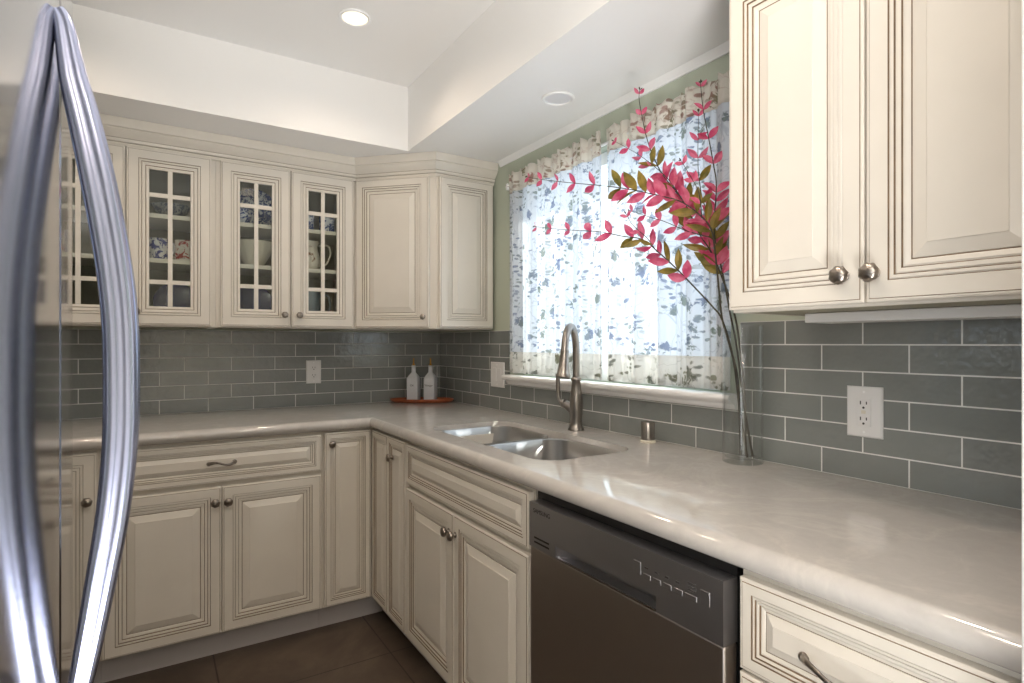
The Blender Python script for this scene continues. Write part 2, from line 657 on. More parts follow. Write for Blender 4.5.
# crown moulding along the tops of the wall cabinets
CROWN = [(0.000, 2.032), (0.006, 2.034), (0.008, 2.046), (0.0065, 2.0470), (0.0065, 2.0485), (0.014, 2.050), (0.017, 2.060), (0.0155, 2.0612), (0.0155, 2.0628), (0.026, 2.074), (0.036, 2.084), (0.041, 2.092), (0.0395, 2.0932), (0.0395, 2.0948), (0.047, 2.098), (0.049, 2.114), (0.050, 2.120), (0.050, ZS - 0.001), (-0.02, ZS - 0.001), (-0.02, 2.032)]


def crown(name, path, nrm):
    """path: plan points of the face line, nrm: offset direction (mitred) per point"""
    bb = MB()
    lp = [[(x + nx * o, y + ny * o, z) for o, z in CROWN] for (x, y), (nx, ny) in zip(path, nrm)]
    bb.loops(lp, 0, True, True)
    for i in range(len(bb.f) - 2):
        if i % len(CROWN) in (3, 7):
            bb.m[i] = 1
    return struct(bb.build(name, [M['cream'], M['glaze']], smooth=30))


k8 = math.tan(R(22.5))
crown('trim_3', [(-2.30, -0.34), (-0.611, -0.34), (-0.320, -0.631), (-0.003, -0.631)],
      [(0, -1), (-k8, -1), (-1 / 1.0 * k8 * 0 - k8, -1), (0, -1)])
crown('trim_4', [(-0.34, -2.288), (-0.34, -2.898)], [(-1, 0), (-1, 0)])


# ------------------------------------------------------------------ cabinet parts
def door_rings(k, drawer=False):
    """(inset, depth, material of the strip that follows)"""
    r = [(0, 0.012, 0), (0, 0.0035, 0), (0.003, 0.001, 0), (0.0055, 0.001, 1), (0.0068, 0.0, 0),
         (0.037 * k, 0.0, 1), (0.0385 * k, 0.003, 0), (0.041 * k, 0.0015, 0), (0.046 * k, 0.0018, 1), (0.0478 * k, 0.005, 0),
         (0.050 * k, 0.0035, 0), (0.057 * k, 0.0045, 1), (0.0588 * k, 0.0075, 0), (0.062 * k, 0.0065, 0), (0.069 * k, 0.0085, 0),
         (0.0705 * k, 0.0095, 1), (0.0725 * k, 0.0100, 0), (0.0735 * k, 0.0085, 0), (0.096 * k, 0.0030, 0), (0.0975 * k, 0.0018, 0)]
    return r


def ring_loops(b, w, h, rings, x0=0, z0=0, y0=-0.0205, cap=True):
    lp, mm = [], []
    for ins, d, m in rings:
        lp.append([(x0 + ins, y0 + d, z0 + ins), (x0 + w - ins, y0 + d, z0 + ins), (x0 + w - ins, y0 + d, z0 + h - ins), (x0 + ins, y0 + d, z0 + h - ins)])
        mm.append(m)
    b.loops(lp, mm[:-1], False, cap)
    return lp


def panel_door(name, parent, x0, z0, w, h, k=1.0, label=None):
    b = MB()
    lp = ring_loops(b, w, h, [(0, 0.020, 0)] + door_rings(k), x0, z0)
    b.quad(*reversed(lp[0]))
    o = b.build(name, [M['cream'], M['glaze']], parent, smooth=0)
    return o


def glass_door(parent, x0, z0, w, h):
    b = MB()
    k = 1.0
    rings = [(0, 0.020, 0), (0, 0.012, 0), (0, 0.0035, 0), (0.003, 0.001, 0), (0.0055, 0.001, 1), (0.0068, 0.0, 0),
             (0.040, 0.0, 1), (0.0415, 0.003, 0), (0.044, 0.0015, 0), (0.050, 0.0020, 1), (0.0518, 0.0052, 0), (0.054, 0.0035, 0),
             (0.064, 0.0060, 1), (0.066, 0.0085, 0), (0.068, 0.0070, 0), (0.077, 0.0085, 0), (0.0775, 0.0200, 0), (0, 0.020, 0)]
    ring_loops(b, w, h, rings, x0, z0, cap=False)
    g = 0.0777
    # glazing bars: one upright, two cross bars (short - tall - short lights)
    gx0, gx1, gz0, gz1 = x0 + g, x0 + w - g, z0 + g, z0 + h - g
    cx = (gx0 + gx1) / 2
    bw = 0.0085
    ya, yb = -0.0125, -0.004
    hz = [gz0 + 0.100, gz1 - 0.104]
    b.box(cx - bw, cx + bw, ya, yb, gz0, gz1)
    for zz in hz:
        b.box(gx0, cx - bw, ya, yb, zz - bw, zz + bw)
        b.box(cx + bw, gx1, ya, yb, zz - bw, zz + bw)
    o = b.build('door', [M['cream'], M['glaze']], parent, smooth=0)
    p = MB()
    p.box(gx0 + .0005, gx1 - .0005, -0.0035, -0.0015, gz0 + .0005, gz1 - .0005)
    p.build('pane', M['glass'], o, smooth=0)
    return o


KNOB = [(0.010, 0), (0.010, 0.0015), (0.0072, 0.003), (0.0055, 0.007), (0.0060, 0.011), (0.0100, 0.0135), (0.0150, 0.0160), (0.0172, 0.0200), (0.0165, 0.0245), (0.0125, 0.0285), (0.006, 0.0305), (0.001, 0.0310)]


def knob(parent, x, z, s=1.0, y=-0.0206):
    b = MB()
    rm = lambda a, zz: 1 + (0.055 * math.sin(7 * a + zz * 330) if zz > 0.012 * s else 0)
    b.lathe([(r * s, d * s) for r, d in KNOB], (x, y, z), 42, axis='y', rmod=rm)
    return b.build('knob', M['knobm'], parent, smooth=60)


def pull(parent, x, z, half=0.048, y=-0.0190, ydepth=0.03):
    b = MB()
    P, rr = [], []
    for i in range(21):
        t = -1 + 2 * i / 20
        P.append((x + half * t, y - ydepth * (1 - t * t) ** 0.8, z - 0.006 * math.sin(PI * t)))
        rr.append(0.0036 + 0.0030 * abs(t) ** 2.5)
    b.tube(P, rr, 12, up=(0, 0, 1), ell=(1.15, 0.85))
    for sx in (-1, 1):
        b.lathe([(0.0085, 0), (0.0085, 0.002), (0.006, 0.004)], (x + sx * half, y, z), 20, axis='y')
    return b.build('pull', M['knobm'], parent, smooth=60)


def carcass(parent, w, d, z0, z1, rails=(), stiles=(), mat='cream', inner='inside', top=True, st=0.04, bot=0.03, topr=0.03):
    """hollow box with a face frame, front at y=0, outside x 0..w"""
    b = MB()
    t = 0.016
    b.box(0, t, 0.018, d, z0, z1, 0)
    b.box(w - t, w, 0.018, d, z0, z1, 0)
    b.box(t, w - t, 0.018, d, z0, z0 + t, 1)
    b.box(t, w - t, d - 0.008, d, z0 + t, z1 - (t if top else 0), 1)
    if top:
        b.box(t, w - t, 0.018, d - 0.0, z1 - t, z1, 1)
    # face frame
    b.box(0, st, 0, 0.018, z0, z1, 0)
    b.box(w - st, w, 0, 0.018, z0, z1, 0)
    b.box(st, w - st, 0, 0.018, z0, z0 + bot, 0)
    b.box(st, w - st, 0, 0.018, z1 - topr, z1, 0)
    for zr, hr in rails:
        b.box(st, w - st, 0, 0.018, zr - hr / 2, zr + hr / 2, 0)
    for xs, ws in stiles:
        b.box(xs - ws / 2, xs + ws / 2, 0.0006, 0.0174, z0 + bot, z1 - topr, 0)
    return b.build('body', [M['cream'], M[inner]], parent, smooth=0)


def toe(parent, w, y=0.065):
    b = MB()
    b.box(0.0, w, y, y + 0.016, 0.0, 0.1085)
    return b.build('toe_kick', M['toe'], parent, smooth=0)


def box_part(name, parent, mat, *bx, bevel=0.0):
    b = MB()
    b.box(*bx)
    return b.build(name, mat, parent, bevel=bevel)


# ------------------------------------------------------------------ wall cabinets
ZU = 1.312
UH = ZS - 0.002 - ZU


def glass_cabinet(x0, x1, label, edges):
    c = empty('wall_cabinet', label, 'cabinet', (x0, -0.335, ZU), 0, 'glass fronted wall cabinets')
    w = x1 - x0
    cx = (edges[0][1] + edges[1][0]) / 2 - x0
    carcass(c, w, 0.333, 0, UH, stiles=((cx, 0.03),), topr=0.10, bot=0.03)
    for zz in (0.473 - 0.009, 0.286 - 0.009):
        b = MB()
        b.box(0.017, w - 0.017, 0.03, 0.322, zz - 0.009, zz + 0.009)
        b.build('shelf', M['cream'], c, smooth=0)
    for i, (a, e) in enumerate(edges):
        d = glass_door(c, a - x0, 0.006, e - a, 0.716)
        knob(d, (e - 0.026 if i == 0 else a + 0.033) - x0, 0.060, 0.85)
    return c


glass_cabinet(-1.866, -1.224, 'cream glass-door wall cabinet just right of the fridge handle', ((-1.850, -1.548), (-1.543, -1.241)))
glass_cabinet(-1.223, -0.612, 'cream glass-door wall cabinet next to the corner cabinet, holding the pitchers', ((-1.205, -0.919), (-0.914, -0.628)))

# diagonal corner cabinet
c = empty('corner_wall_cabinet', 'cream diagonal wall cabinet with solid doors in the corner by the window', 'cabinet', (-0.611, -0.335, ZU), R(-45))
b = MB()
P = Matrix.Rotation(R(45), 2)


def tol(x, y):
    v = P @ Vector((x + 0.611, y + 0.335))
    return (v.x, v.y)


b.prism([tol(-0.611, -0.002), tol(-0.611, -0.335), tol(-0.316, -0.630), tol(-0.0095, -0.630), tol(-0.0095, -0.002)], 0, UH)
b.build('body', M['cream'], c, smooth=0)
fl = 0.295 * math.sqrt(2)
d = panel_door('door', c, 0.008, 0.006, fl - 0.040, 0.716, 1.0)
knob(d, fl - 0.055, 0.056, 0.8)
e = panel_door('end_panel', c, 0, 0.006, 0.290, 0.716, 0.95)
e.location = (*tol(-0.306, -0.6305), 0)
e.rotation_euler = (0, 0, R(45))

# big cabinet on the right wall
c = empty('wall_cabinet', 'large cream two-door wall cabinet right of the window above the outlet', 'cabinet', (-0.335, -2.282, ZU), R(-90))
carcass(c, 0.612, 0.333, 0, UH, stiles=((0.302, 0.03),), topr=0.10)
for i, (a, e) in enumerate(((0.002, 0.2925), (0.2965, 0.600))):
    d = panel_door('door', c, a, 0.006, e - a, 0.716, 1.0)
    knob(d, 0.2925 - 0.034 if i == 0 else 0.2965 + 0.0155, 0.058, 1.0)
b = MB()
b.box(0.085, 0.600, 0.140, 0.250, -0.022, -0.0008)
b.build('light_bar', M['white_plastic'], c, bevel=0.002)


# ------------------------------------------------------------------ base cabinets (tops under the counter at 0.868)
ZB = 0.866

# left run, behind the fridge handle
c = empty('base_cabinet', 'cream full-height-door base cabinet half hidden behind the fridge handle', 'cabinet', (-2.20, -0.61, 0))
carcass(c, 0.585, 0.595, 0.11, ZB, topr=0.012)
toe(c, 0.585)
d = panel_door('door', c, 0.28, 0.118, 0.297, 0.738, 1.0)
knob(d, 0.28 + 0.297 - 0.026, 0.690, 0.95)
panel_door('door', c, 0.01, 0.118, 0.266, 0.738, 1.0)

c = empty('base_cabinet', 'cream base cabinet with one wide drawer above two doors left of the corner', 'cabinet', (-1.614, -0.61, 0))
W = 0.773
carcass(c, W, 0.595, 0.11, ZB, rails=((0.693, 0.03),), stiles=((0.386, 0.03),), topr=0.012)
toe(c, W)
d = panel_door('drawer', c, 0.008, 0.702, W - 0.014, 0.152, 0.62)
pull(d, 0.388, 0.778, 0.045)
d = panel_door('door', c, 0.008, 0.117, 0.378, 0.568, 1.0)
knob(d, 0.386 - 0.022, 0.628, 0.95)
d = panel_door('door', c, 0.389, 0.117, 0.377, 0.568, 1.0)
knob(d, 0.389 + 0.020, 0.626, 0.95)

# corner base with a folding two-leaf door
c = empty('corner_base_cabinet', 'cream corner base cabinet with folded two-leaf door in the counter bend', 'cabinet', (-0.840, -0.61, 0))
b = MB()
b.box(0.0, 0.8295, 0.0005, 0.59, 0.11, 0.126)
b.box(0.2305, 0.8295, -0.2155, 0.0005, 0.11, 0.126)
b.box(0, 0.226, 0, 0.018, 0.126, ZB)
b.box(0.230, 0.248, -0.2155, 0.0, 0.126, ZB)
b.build('body', M['cream'], c, smooth=0)
b = MB()
b.box(0.0, 0.29, 0.065, 0.081, 0, 0.1085)
b.box(0.295, 0.311, -0.2155, 0.081, 0, 0.1085)
b.build('toe_kick', M['toe'], c, smooth=0)
d = panel_door('door', c, 0.006, 0.117, 0.201, 0.742, 0.66)
knob(d, 0.006 + 0.028, 0.812, 0.85)
d = panel_door('door', c, 0, 0.117, 0.190, 0.742, 0.66)
d.location = (0.230, -0.0245, 0)
d.rotation_euler = (0, 0, R(-90))

c = empty('base_cabinet', 'narrow cream single-door base cabinet left of the sink cabinet', 'cabinet', (-0.61, -0.8265, 0), R(-90))
carcass(c, 0.200, 0.595, 0.11, ZB, topr=0.012, st=0.025)
toe(c, 0.200)
d = panel_door('door', c, 0.002, 0.117, 0.194, 0.742, 0.66)
knob(d, 0.068, 0.780, 0.9)

c = empty('sink_base_cabinet', 'cream sink cabinet with drawer front over two doors, below the sink', 'cabinet', (-0.61, -1.028, 0), R(-90))
carcass(c, 0.857, 0.595, 0.11, ZB, rails=((0.695, 0.03),), stiles=((0.416, 0.03),), topr=0.012, top=False)
toe(c, 0.857)
panel_door('false_drawer_front', c, 0.008, 0.706, 0.843, 0.148, 0.62)
d = panel_door('door', c, 0.008, 0.117, 0.406, 0.571, 1.0)
knob(d, 0.414 - 0.030, 0.626, 0.95)
d = panel_door('door', c, 0.418, 0.117, 0.433, 0.571, 1.0)
knob(d, 0.418 + 0.014, 0.626, 0.95)

c = empty('drawer_base_cabinet', 'cream drawer cabinet right of the dishwasher with a curved pull', 'cabinet', (-0.61, -2.507, 0), R(-90))
carcass(c, 0.391, 0.595, 0.11, ZB, rails=((0.690, 0.02), (0.40, 0.02)), topr=0.012)
toe(c, 0.391)
d = panel_door('drawer', c, 0.006, 0.702, 0.379, 0.152, 0.62)
pull(d, 0.166, 0.770, 0.048)
d = panel_door('drawer', c, 0.006, 0.408, 0.379, 0.288, 0.85)
pull(d, 0.196, 0.552, 0.048)
d = panel_door('drawer', c, 0.006, 0.117, 0.379, 0.285, 0.85)
pull(d, 0.196, 0.260, 0.048)

# ------------------------------------------------------------------ countertop with nosing and sink hole
CT, CB, NR = 0.914, 0.868, 0.023
FX, FY = -0.645, -0.648
SX0, SX1, SY0, SY1 = -0.542, -0.182, -1.828, -1.030
inx, iny = FX + NR, FY + NR
ce = -2.8985
bm = bmesh.new()
outer = [(-2.345, -0.009), (-0.009, -0.009), (-0.009, ce), (inx, ce), (inx, iny), (-2.345, iny)]
hole = [(p[0], p[1]) for p in rrect(SX0, SX1, SY0, SY1, 0.08, 0, 8)]
for z in (CT, CB):
    es = []
    for lp in (outer, hole):
        vv = [bm.verts.new((x, y, z)) for x, y in lp]
        for i in range(len(vv)):
            es.append(bm.edges.new((vv[i], vv[(i + 1) % len(vv)])))
    bmesh.ops.triangle_fill(bm, use_beauty=True, use_dissolve=False, edges=es)


def strip(pts, closed):
    for i in range(len(pts) - (0 if closed else 1)):
        a, c2 = pts[i], pts[(i + 1) % len(pts)]
        bm.faces.new([bm.verts.new((a[0], a[1], CT)), bm.verts.new((c2[0], c2[1], CT)), bm.verts.new((c2[0], c2[1], CB)), bm.verts.new((a[0], a[1], CB))])


strip(hole, True)
strip([outer[5], outer[0], outer[1], outer[2], outer[3]], False)
N = 10
path = [((inx, ce), (-1, 0)), ((inx, iny), (-1, -1)), ((-2.345, iny), (0, -1))]
for i in range(2):
    for k in range(N):
        q = []
        for (p, n), kk in ((path[i], k), (path[i + 1], k), (path[i + 1], k + 1), (path[i], k + 1)):
            a = R(90 - 180 * kk / N)
            o = NR * math.cos(a)
            q.append(bm.verts.new((p[0] + n[0] * o, p[1] + n[1] * o, (CT + CB) / 2 + NR * math.sin(a))))
        bm.faces.new(q)
bmesh.ops.remove_doubles(bm, verts=bm.verts, dist=0.0003)
bmesh.ops.recalc_face_normals(bm, faces=bm.faces)
me = bpy.data.meshes.new('countertop')
bm.to_mesh(me)
bm.free()
me.materials.append(M['quartz'])
for p in me.polygons:
    p.use_smooth = True
me.set_sharp_from_angle(angle=R(35))
ctop = bpy.data.objects.new('countertop', me)
COL.objects.link(ctop)
tag(ctop, 'glossy beige stone countertop with rounded edge running round the corner', 'countertop')

# ------------------------------------------------------------------ sink
c = empty('sink', 'stainless steel double-bowl sink set under the counter', 'sink', ((SX0 + SX1) / 2, (SY0 + SY1) / 2, 0.70))
ox, oy = (SX0 + SX1) / 2, (SY0 + SY1) / 2


def bowl(y0, y1, label=None):
    x0, x1 = SX0 + 0.0065, SX1 - 0.0065
    lv = [(0.0055, 0.1850, 0.0745), (0.0055, 0.1950, 0.0745), (0.002, 0.1958, 0.074), (-0.003, 0.193, 0.073), (-0.006, 0.12, 0.070), (-0.012, 0.05, 0.066), (-0.020, 0.025, 0.062), (-0.040, 0.008, 0.055), (-0.075, 0.003, 0.040), (-0.12, 0.0, 0.03)]
    lp = [[(p[0] - ox, p[1] - oy, p[2]) for p in rrect(x0 - g, x1 + g, y0 - g, y1 + g, r, z, 6)] for g, z, r in lv]
    b = MB()
    b.loops(lp, 0, False, True)
    o = b.build('bowl', M['steel_sink'], c, smooth=60, normals=False)
    b = MB()
    cx, cy = (x0 + x1) / 2 - ox, (y0 + y1) / 2 - oy
    b.lathe([(0.042, 0.0008), (0.042, 0.003), (0.036, 0.0035), (0.030, 0.001), (0.006, 0.001), (0.005, 0.006), (0.001, 0.0065)], (cx, cy, 0), 28)
    b.build('drain', M['nickel'], o, smooth=50)
    return o


SD = -1.405
bowl(SD + 0.014, SY1 - 0.0065)
bowl(SY0 + 0.0065, SD - 0.014)
b = MB()
b.loops([[(x, y + SD - oy, z) for y, z in ((-0.0080, 0.1890), (-0.007, 0.1945), (0.007, 0.1945), (0.0080, 0.1890))] for x in (-0.135, 0.135)], 0, True, True)
b.build('divider', M['steel_sink'], c)

# ------------------------------------------------------------------ faucet
FBX, FBY = -0.094, -1.407
c = empty('faucet', 'tall arched brushed nickel faucet standing behind the sink', 'faucet', (FBX, FBY, CT))
b = MB()
b.lathe([(0.030, 0.0005), (0.030, 0.006), (0.027, 0.010), (0.0225, 0.016), (0.021, 0.030), (0.0235, 0.060), (0.0255, 0.095), (0.0235, 0.130), (0.0185, 0.160), (0.0165, 0.185), (0.020, 0.189), (0.020, 0.196), (0.0165, 0.200), (0.014, 0.202)], (0, 0, 0), 36)
b.build('body', M['nickel'], c, smooth=50)
sd = Vector((-0.80, -0.60, 0)).normalized()
sp = [(0, 0, 0.200), (0, 0, 0.27)]
RAD = 0.080
for i in range(13):
    a = R(180 - 172 * i / 12)
    q = sd * (RAD + RAD * math.cos(a))
    sp.append((q.x, q.y, 0.292 + 0.098 * math.sin(a)))
b = MB()
b.tube(spline(sp, 3), 0.0135, 18)
b.build('spout', M['nickel'], c, smooth=60)
tip = Vector(sp[-1])
dn = (Vector(sp[-1]) - Vector(sp[-3])).normalized()
dn = (dn + Vector((sd.x * .12, sd.y * .12, -1.2))).normalized()
b = MB()
P, rr = [], []
for s_, r_ in ((-0.004, 0.0138), (0.0, 0.0152), (0.006, 0.0155), (0.010, 0.0145), (0.04, 0.0170), (0.065, 0.0200), (0.084, 0.0230), (0.091, 0.0262), (0.099, 0.0262), (0.101, 0.023)):
    P.append(tip + dn * s_)
    rr.append(r_)
b.tube(P, rr, 24)
b.build('spray_head', M['nickel'], c, smooth=40)
# side arm and lever
b = MB()
ld = Vector((-0.45, 0.89, 0)).normalized()
arm = [(0, 0, 0.075), tuple(ld * 0.028 + Vector((0, 0, 0.086))), tuple(ld * 0.048 + Vector((0, 0, 0.098)))]
b.tube(spline(arm, 6), [0.021 - 0.0055 * i / 12 for i in range(13)], 20)
q = ld * 0.048 + Vector((0, 0, 0.098))
b.tube([q - ld * 0.001, q + ld * 0.004, q + ld * 0.012, q + ld * 0.016], [0.0155, 0.0165, 0.0155, 0.008], 20)
lv = [q + ld * 0.013 + Vector((0, 0, 0)), q + ld * 0.024 + Vector((0, 0, 0.018)), q + ld * 0.028 + Vector((0, 0, 0.05)), q + ld * 0.029 + Vector((0, 0, 0.085)), q + ld * 0.028 + Vector((0, 0, 0.112))]
n_ = len(spline(lv, 5))
b.tube(spline(lv, 5), [0.0065 + 0.003 * (i / n_) for i in range(n_)], 14)
b.build('lever', M['nickel'], c, smooth=60)

# air gap cap
c = empty('air_gap_cap', 'short brushed nickel cylinder cap behind the sink right of the faucet', 'faucet cap', (-0.062, -1.748, CT))
b = MB()
b.lathe([(0.0225, 0.010), (0.0225, 0.066), (0.0205, 0.0685), (0.0005, 0.069)], (0, 0, 0), 36)
b.build('cap', M['nickel'], c, smooth=50)
b = MB()
b.lathe([(0.026, 0.0005), (0.026, 0.006), (0.0215, 0.0095), (0.018, 0.0098)], (0, 0, 0), 36)
b.build('base_ring', M['creamware'], c, smooth=50)

# ------------------------------------------------------------------ dishwasher
c = empty('dishwasher', 'stainless steel dishwasher under the counter between sink cabinet and drawers', 'dishwasher', (-0.610, -1.893, 0), R(-90))
W = 0.606
box_part('tub', c, M['black'], 0.004, W - 0.004, 0.0, 0.56, 0.10, 0.862)
box_part('toe_plate', c, M['black'], 0.004, W - 0.004, 0.06, 0.075, 0.0, 0.099)
dl, dr, yf = 0.020, 0.603, -0.038
dz0, dz1, dz2 = 0.115, 0.732, 0.843
b = MB()
b.box(dl, dr, yf + 0.003, -0.0008, dz0, dz1 - 0.001)
b.build('door', M['steel_dw'], c, bevel=0.004)
# control panel with a pocket handle cut in its lower edge
b = MB()
h0, h1, hz = 0.130, 0.452, dz1 + 0.030
for q in ((dl, h0, dz1, dz2), (h1, dr, dz1, dz2), (h0, h1, hz, dz2)):
    b.box(q[0], q[1], yf, -0.0008, q[2], q[3])
bm = bmesh.new()
me = bpy.data.meshes.new('t')
me.from_pydata(b.v, [], b.f)
bm.from_mesh(me)
bmesh.ops.remove_doubles(bm, verts=bm.verts, dist=1e-5)
b = MB()
b.v = [tuple(v.co) for v in bm.verts]
b.f = [tuple(v.index for v in f.verts) for f in bm.faces]
b.m = [0] * len(b.f)
bm.free()
pn = b.build('control_panel', M['steel_panel'], c, bevel=0.0)
b = MB()
n = 14
top, bot = [], []
lp = []
for i in range(n + 1):
    t = i / n
    x = h0 + (h1 - h0) * t
    e = min(1, min(t, 1 - t) / 0.16)
    dpt = 0.030 * math.sin(e * PI / 2)
    lp.append([(x, yf + 0.0005, hz - 0.0002), (x, yf + 0.004 + dpt * .6, hz - 0.003), (x, yf + 0.004 + dpt, hz - 0.012), (x, yf + 0.004 + dpt, dz1 + 0.004), (x, yf + 0.004, dz1 + 0.0005)])
b.loops(lp, 0, close=False)
b.build('handle_pocket', M['steel_panel'], pn, smooth=60)
box_part('handle_lip', pn, M['steel'], h0 + 0.002, h1 - 0.002, yf, yf + 0.004, dz1 - 0.0005, dz1 + 0.0035)
for zz in (0.745, 0.756):
    box_part('vent_slot', pn, M['black'], dl + 0.022, dl + 0.085, yf - 0.0004, yf + 0.001, zz, zz + 0.0045)
for i in range(5):
    x0 = 0.418 + 0.026 * i
    box_part('button', pn, M['steel_panel'], x0, x0 + (0.020 if i < 4 else 0.026), yf - 0.0012, yf + 0.0005, 0.786, 0.796, bevel=0.001)
    if i < 4:
        box_part('indicator', pn, M['ink'], x0 + 0.004, x0 + 0.013, yf - 0.0004, yf + 0.0005, 0.806, 0.809)
for x0 in (0.392, 0.556):
    box_part('button', pn, M['steel_panel'], x0, x0 + 0.020, yf - 0.0012, yf + 0.0005, 0.789, 0.814, bevel=0.002)
for k in range(3):
    box_part('indicator', pn, M['ink'], 0.528, 0.546, yf - 0.0004, yf + 0.0005, 0.803 + .006 * k, 0.805 + .006 * k)


def text(name, body, size, mat, parent, loc, rot, ext=0.0003, align='LEFT'):
    cu = bpy.data.curves.new(name, 'FONT')
    cu.body = body
    cu.size = size
    cu.extrude = ext
    cu.align_x = align
    cu.materials.append(mat)
    tmp = bpy.data.objects.new(name + '_curve', cu)
    me = bpy.data.meshes.new_from_object(tmp)
    bpy.data.objects.remove(tmp)
    o = bpy.data.objects.new(name, me)
    COL.objects.link(o)
    o.parent = parent
    o.location = loc
    o.rotation_euler = rot
    return o


text('lettering', 'SAMSUNG', 0.0155, M['ink'], pn, (dl + 0.018, yf - 0.0002, 0.820), (R(90), 0, 0))

# ------------------------------------------------------------------ outlets and switch


def plate(name, label, cat, loc, rotz, w, h, kind, group=None):
    c = empty(name, label, cat, loc, rotz, group)
    b = MB()
    b.loops([[(x, y, z) for x, z in ((-w / 2 + i, -h / 2 + i), (w / 2 - i, -h / 2 + i), (w / 2 - i, h / 2 - i), (-w / 2 + i, h / 2 - i))] for i, y in ((0, -0.0004), (0, -0.003), (0.0035, -0.0062))], 0, True, True)
    b.build('cover_plate', M['white_plastic'], c, smooth=0)
    if kind == 'gfci':
        box_part('receptacle', c, M['white_plastic'], -0.0165, 0.0165, -0.0085, -0.006, -0.034, 0.034, bevel=0.001)
        b = MB()
        for zc in (0.019, -0.019):
            for xs, hh_ in ((-0.0068, 0.0085), (0.0068, 0.0068)):
                b.box(xs - 0.0013, xs + 0.0013, -0.0088, -0.0084, zc - hh_ / 2 + .003, zc + hh_ / 2 + .003)
            b.lathe([(0.0028, 0), (0.0028, 0.0004)], (0, -0.0084, zc - 0.0085), 12, axis='y')
        b.build('slots', M['slot'], c, smooth=0)
        box_part('test_button', c, M['creamware'], -0.005, 0.005, -0.0092, -0.0084, -0.004, 0.004, bevel=0.0004)
    elif kind == 'duplex':
        for zc in (0.0195, -0.0195):
            b = MB()
            b.lathe([(0.0165, 0.006), (0.0165, 0.008), (0.0155, 0.0084), (0.0005, 0.0085)], (0, 0, zc), 24, axis='y')
            rc = b.build('receptacle', M['white_plastic'], c, smooth=40)
            b = MB()
            for xs in (-0.006, 0.006):
                b.box(xs - 0.0012, xs + 0.0012, -0.0090, -0.0086, zc, zc + .008)
            b.lathe([(0.0026, 0), (0.0026, 0.0004)], (0, -0.0086, zc - 0.006), 12, axis='y')
            b.build('slots', M['slot'], rc, smooth=0)
    else:
        for xs in ((-0.023, 0.023) if w > .1 else (0,)):
            box_part('rocker', c, M['white_plastic'], xs - 0.0165, xs + 0.0165, -0.0082, -0.006, -0.033, 0.033, bevel=0.001)
    for zc in (0.048, -0.048):
        b = MB()
        b.lathe([(0.003, 0.006), (0.003, 0.0068), (0.0005, 0.007)], (0, 0, zc), 12, axis='y')
        b.build('screw', M['white_trim'], c, smooth=40)
    return c


plate('outlet', 'white outlet plate on the right tile wall beneath the big cabinet', 'outlet', (-0.0082, -2.407, 1.0785), R(-90), 0.082, 0.122, 'gfci')
plate('outlet', 'white outlet plate on the back tile wall under the glass cabinets', 'outlet', (-0.7355, -0.0082, 1.093), 0, 0.076, 0.122, 'duplex')
plate('light_switch', 'white switch plate on the tiles left of the window sill', 'switch', (-0.0082, -0.684, 1.0885), R(-90), 0.128, 0.124, 'switch')

# ------------------------------------------------------------------ curtains
def curtain(y0, y1, seed, label, ztop=2.03, zbot=1.107):
    rnd = random.Random(seed)
    width = abs(y1 - y0)
    c = empty('curtain', label, 'curtain', (-0.045, y0, zbot), 0, 'floral curtains at the window')
    ph = [rnd.uniform(0, 6.28) for _ in range(4)]
    NY = 150

    def off(s, z):
        u = s * width
        q = (0.011 * math.sin(2 * PI * u / 0.115 + ph[0] + 0.6 * math.sin(u * 7)) + 0.006 * math.sin(2 * PI * u / 0.061 + ph[1] + 1.5 * z) + 0.003 * math.sin(2 * PI * u / 0.027 + ph[2]))
        return q * (0.75 + 0.35 * (1 - z))

    def sheet(name, z0, z1, nz, mat, dx=0.0, top_ruffle=False):
        b = MB()
        uv = []
        rows = []
        for j in range(nz + 1):
            z = z0 + (z1 - z0) * j / nz
            row = []
            for i in range(NY + 1):
                s = i / NY
                zz = z - zbot
                rel = zz / (ztop - zbot)
                x = off(s, rel) + dx
                if top_ruffle:
                    x += 0.005 * math.sin(2 * PI * s * width / 0.03 + ph[3]) * (j / nz)
                dz = 0.006 * math.sin(2 * PI * s * width / 0.05 + ph[2]) if (top_ruffle and j == nz) else 0
                row.append((x, (y1 - y0) * s, zz + dz))
                uv.append((s * width * 1.25 + seed, zz))
            rows.append(row)
        b.loops(rows, 0, close=False)
        o = b.build(name, mat, c, smooth=80, normals=False, uvf=uv)
        md = o.modifiers.new('cloth', 'SOLIDIFY')
        md.thickness = 0.0004
        return o

    o = sheet('panel', zbot + 0.096, ztop - 0.088, 10, M['voile'])
    o.modifiers.clear()
    sheet('hem', zbot, zbot + 0.097, 3, M['voile_hem'], -0.0006)
    sheet('header', ztop - 0.090, ztop, 4, M['voile_head'], -0.0006, True)
    return c


curtain(-0.842, -1.505, 3, 'sheer white floral curtain panel on the window half nearer the corner')
curtain(-1.512, -2.060, 8, 'sheer white floral curtain panel behind the pink branches')
b = MB()
b.tube([(-0.030, -0.80, 1.985), (-0.030, -2.08, 1.985)], 0.006, 12)
rod = empty('curtain_rod', 'thin white rod with the curtains gathered on it above the window', 'curtain rod', (-0.030, -0.80, 1.985))
ro = b.build('rod', M['white_trim'], rod, smooth=50)
ro.matrix_parent_inverse = Matrix.Translation((0.030, 0.80, -1.985))
for yy in (-0.806, -2.074):
    b = MB()
    b.box(-0.034, -0.0005, yy - 0.006, yy + 0.006, 1.97, 2.0)
    br_ = b.build('bracket', M['white_trim'], rod, bevel=0.001)
    br_.matrix_parent_inverse = Matrix.Translation((0.030, 0.80, -1.985))

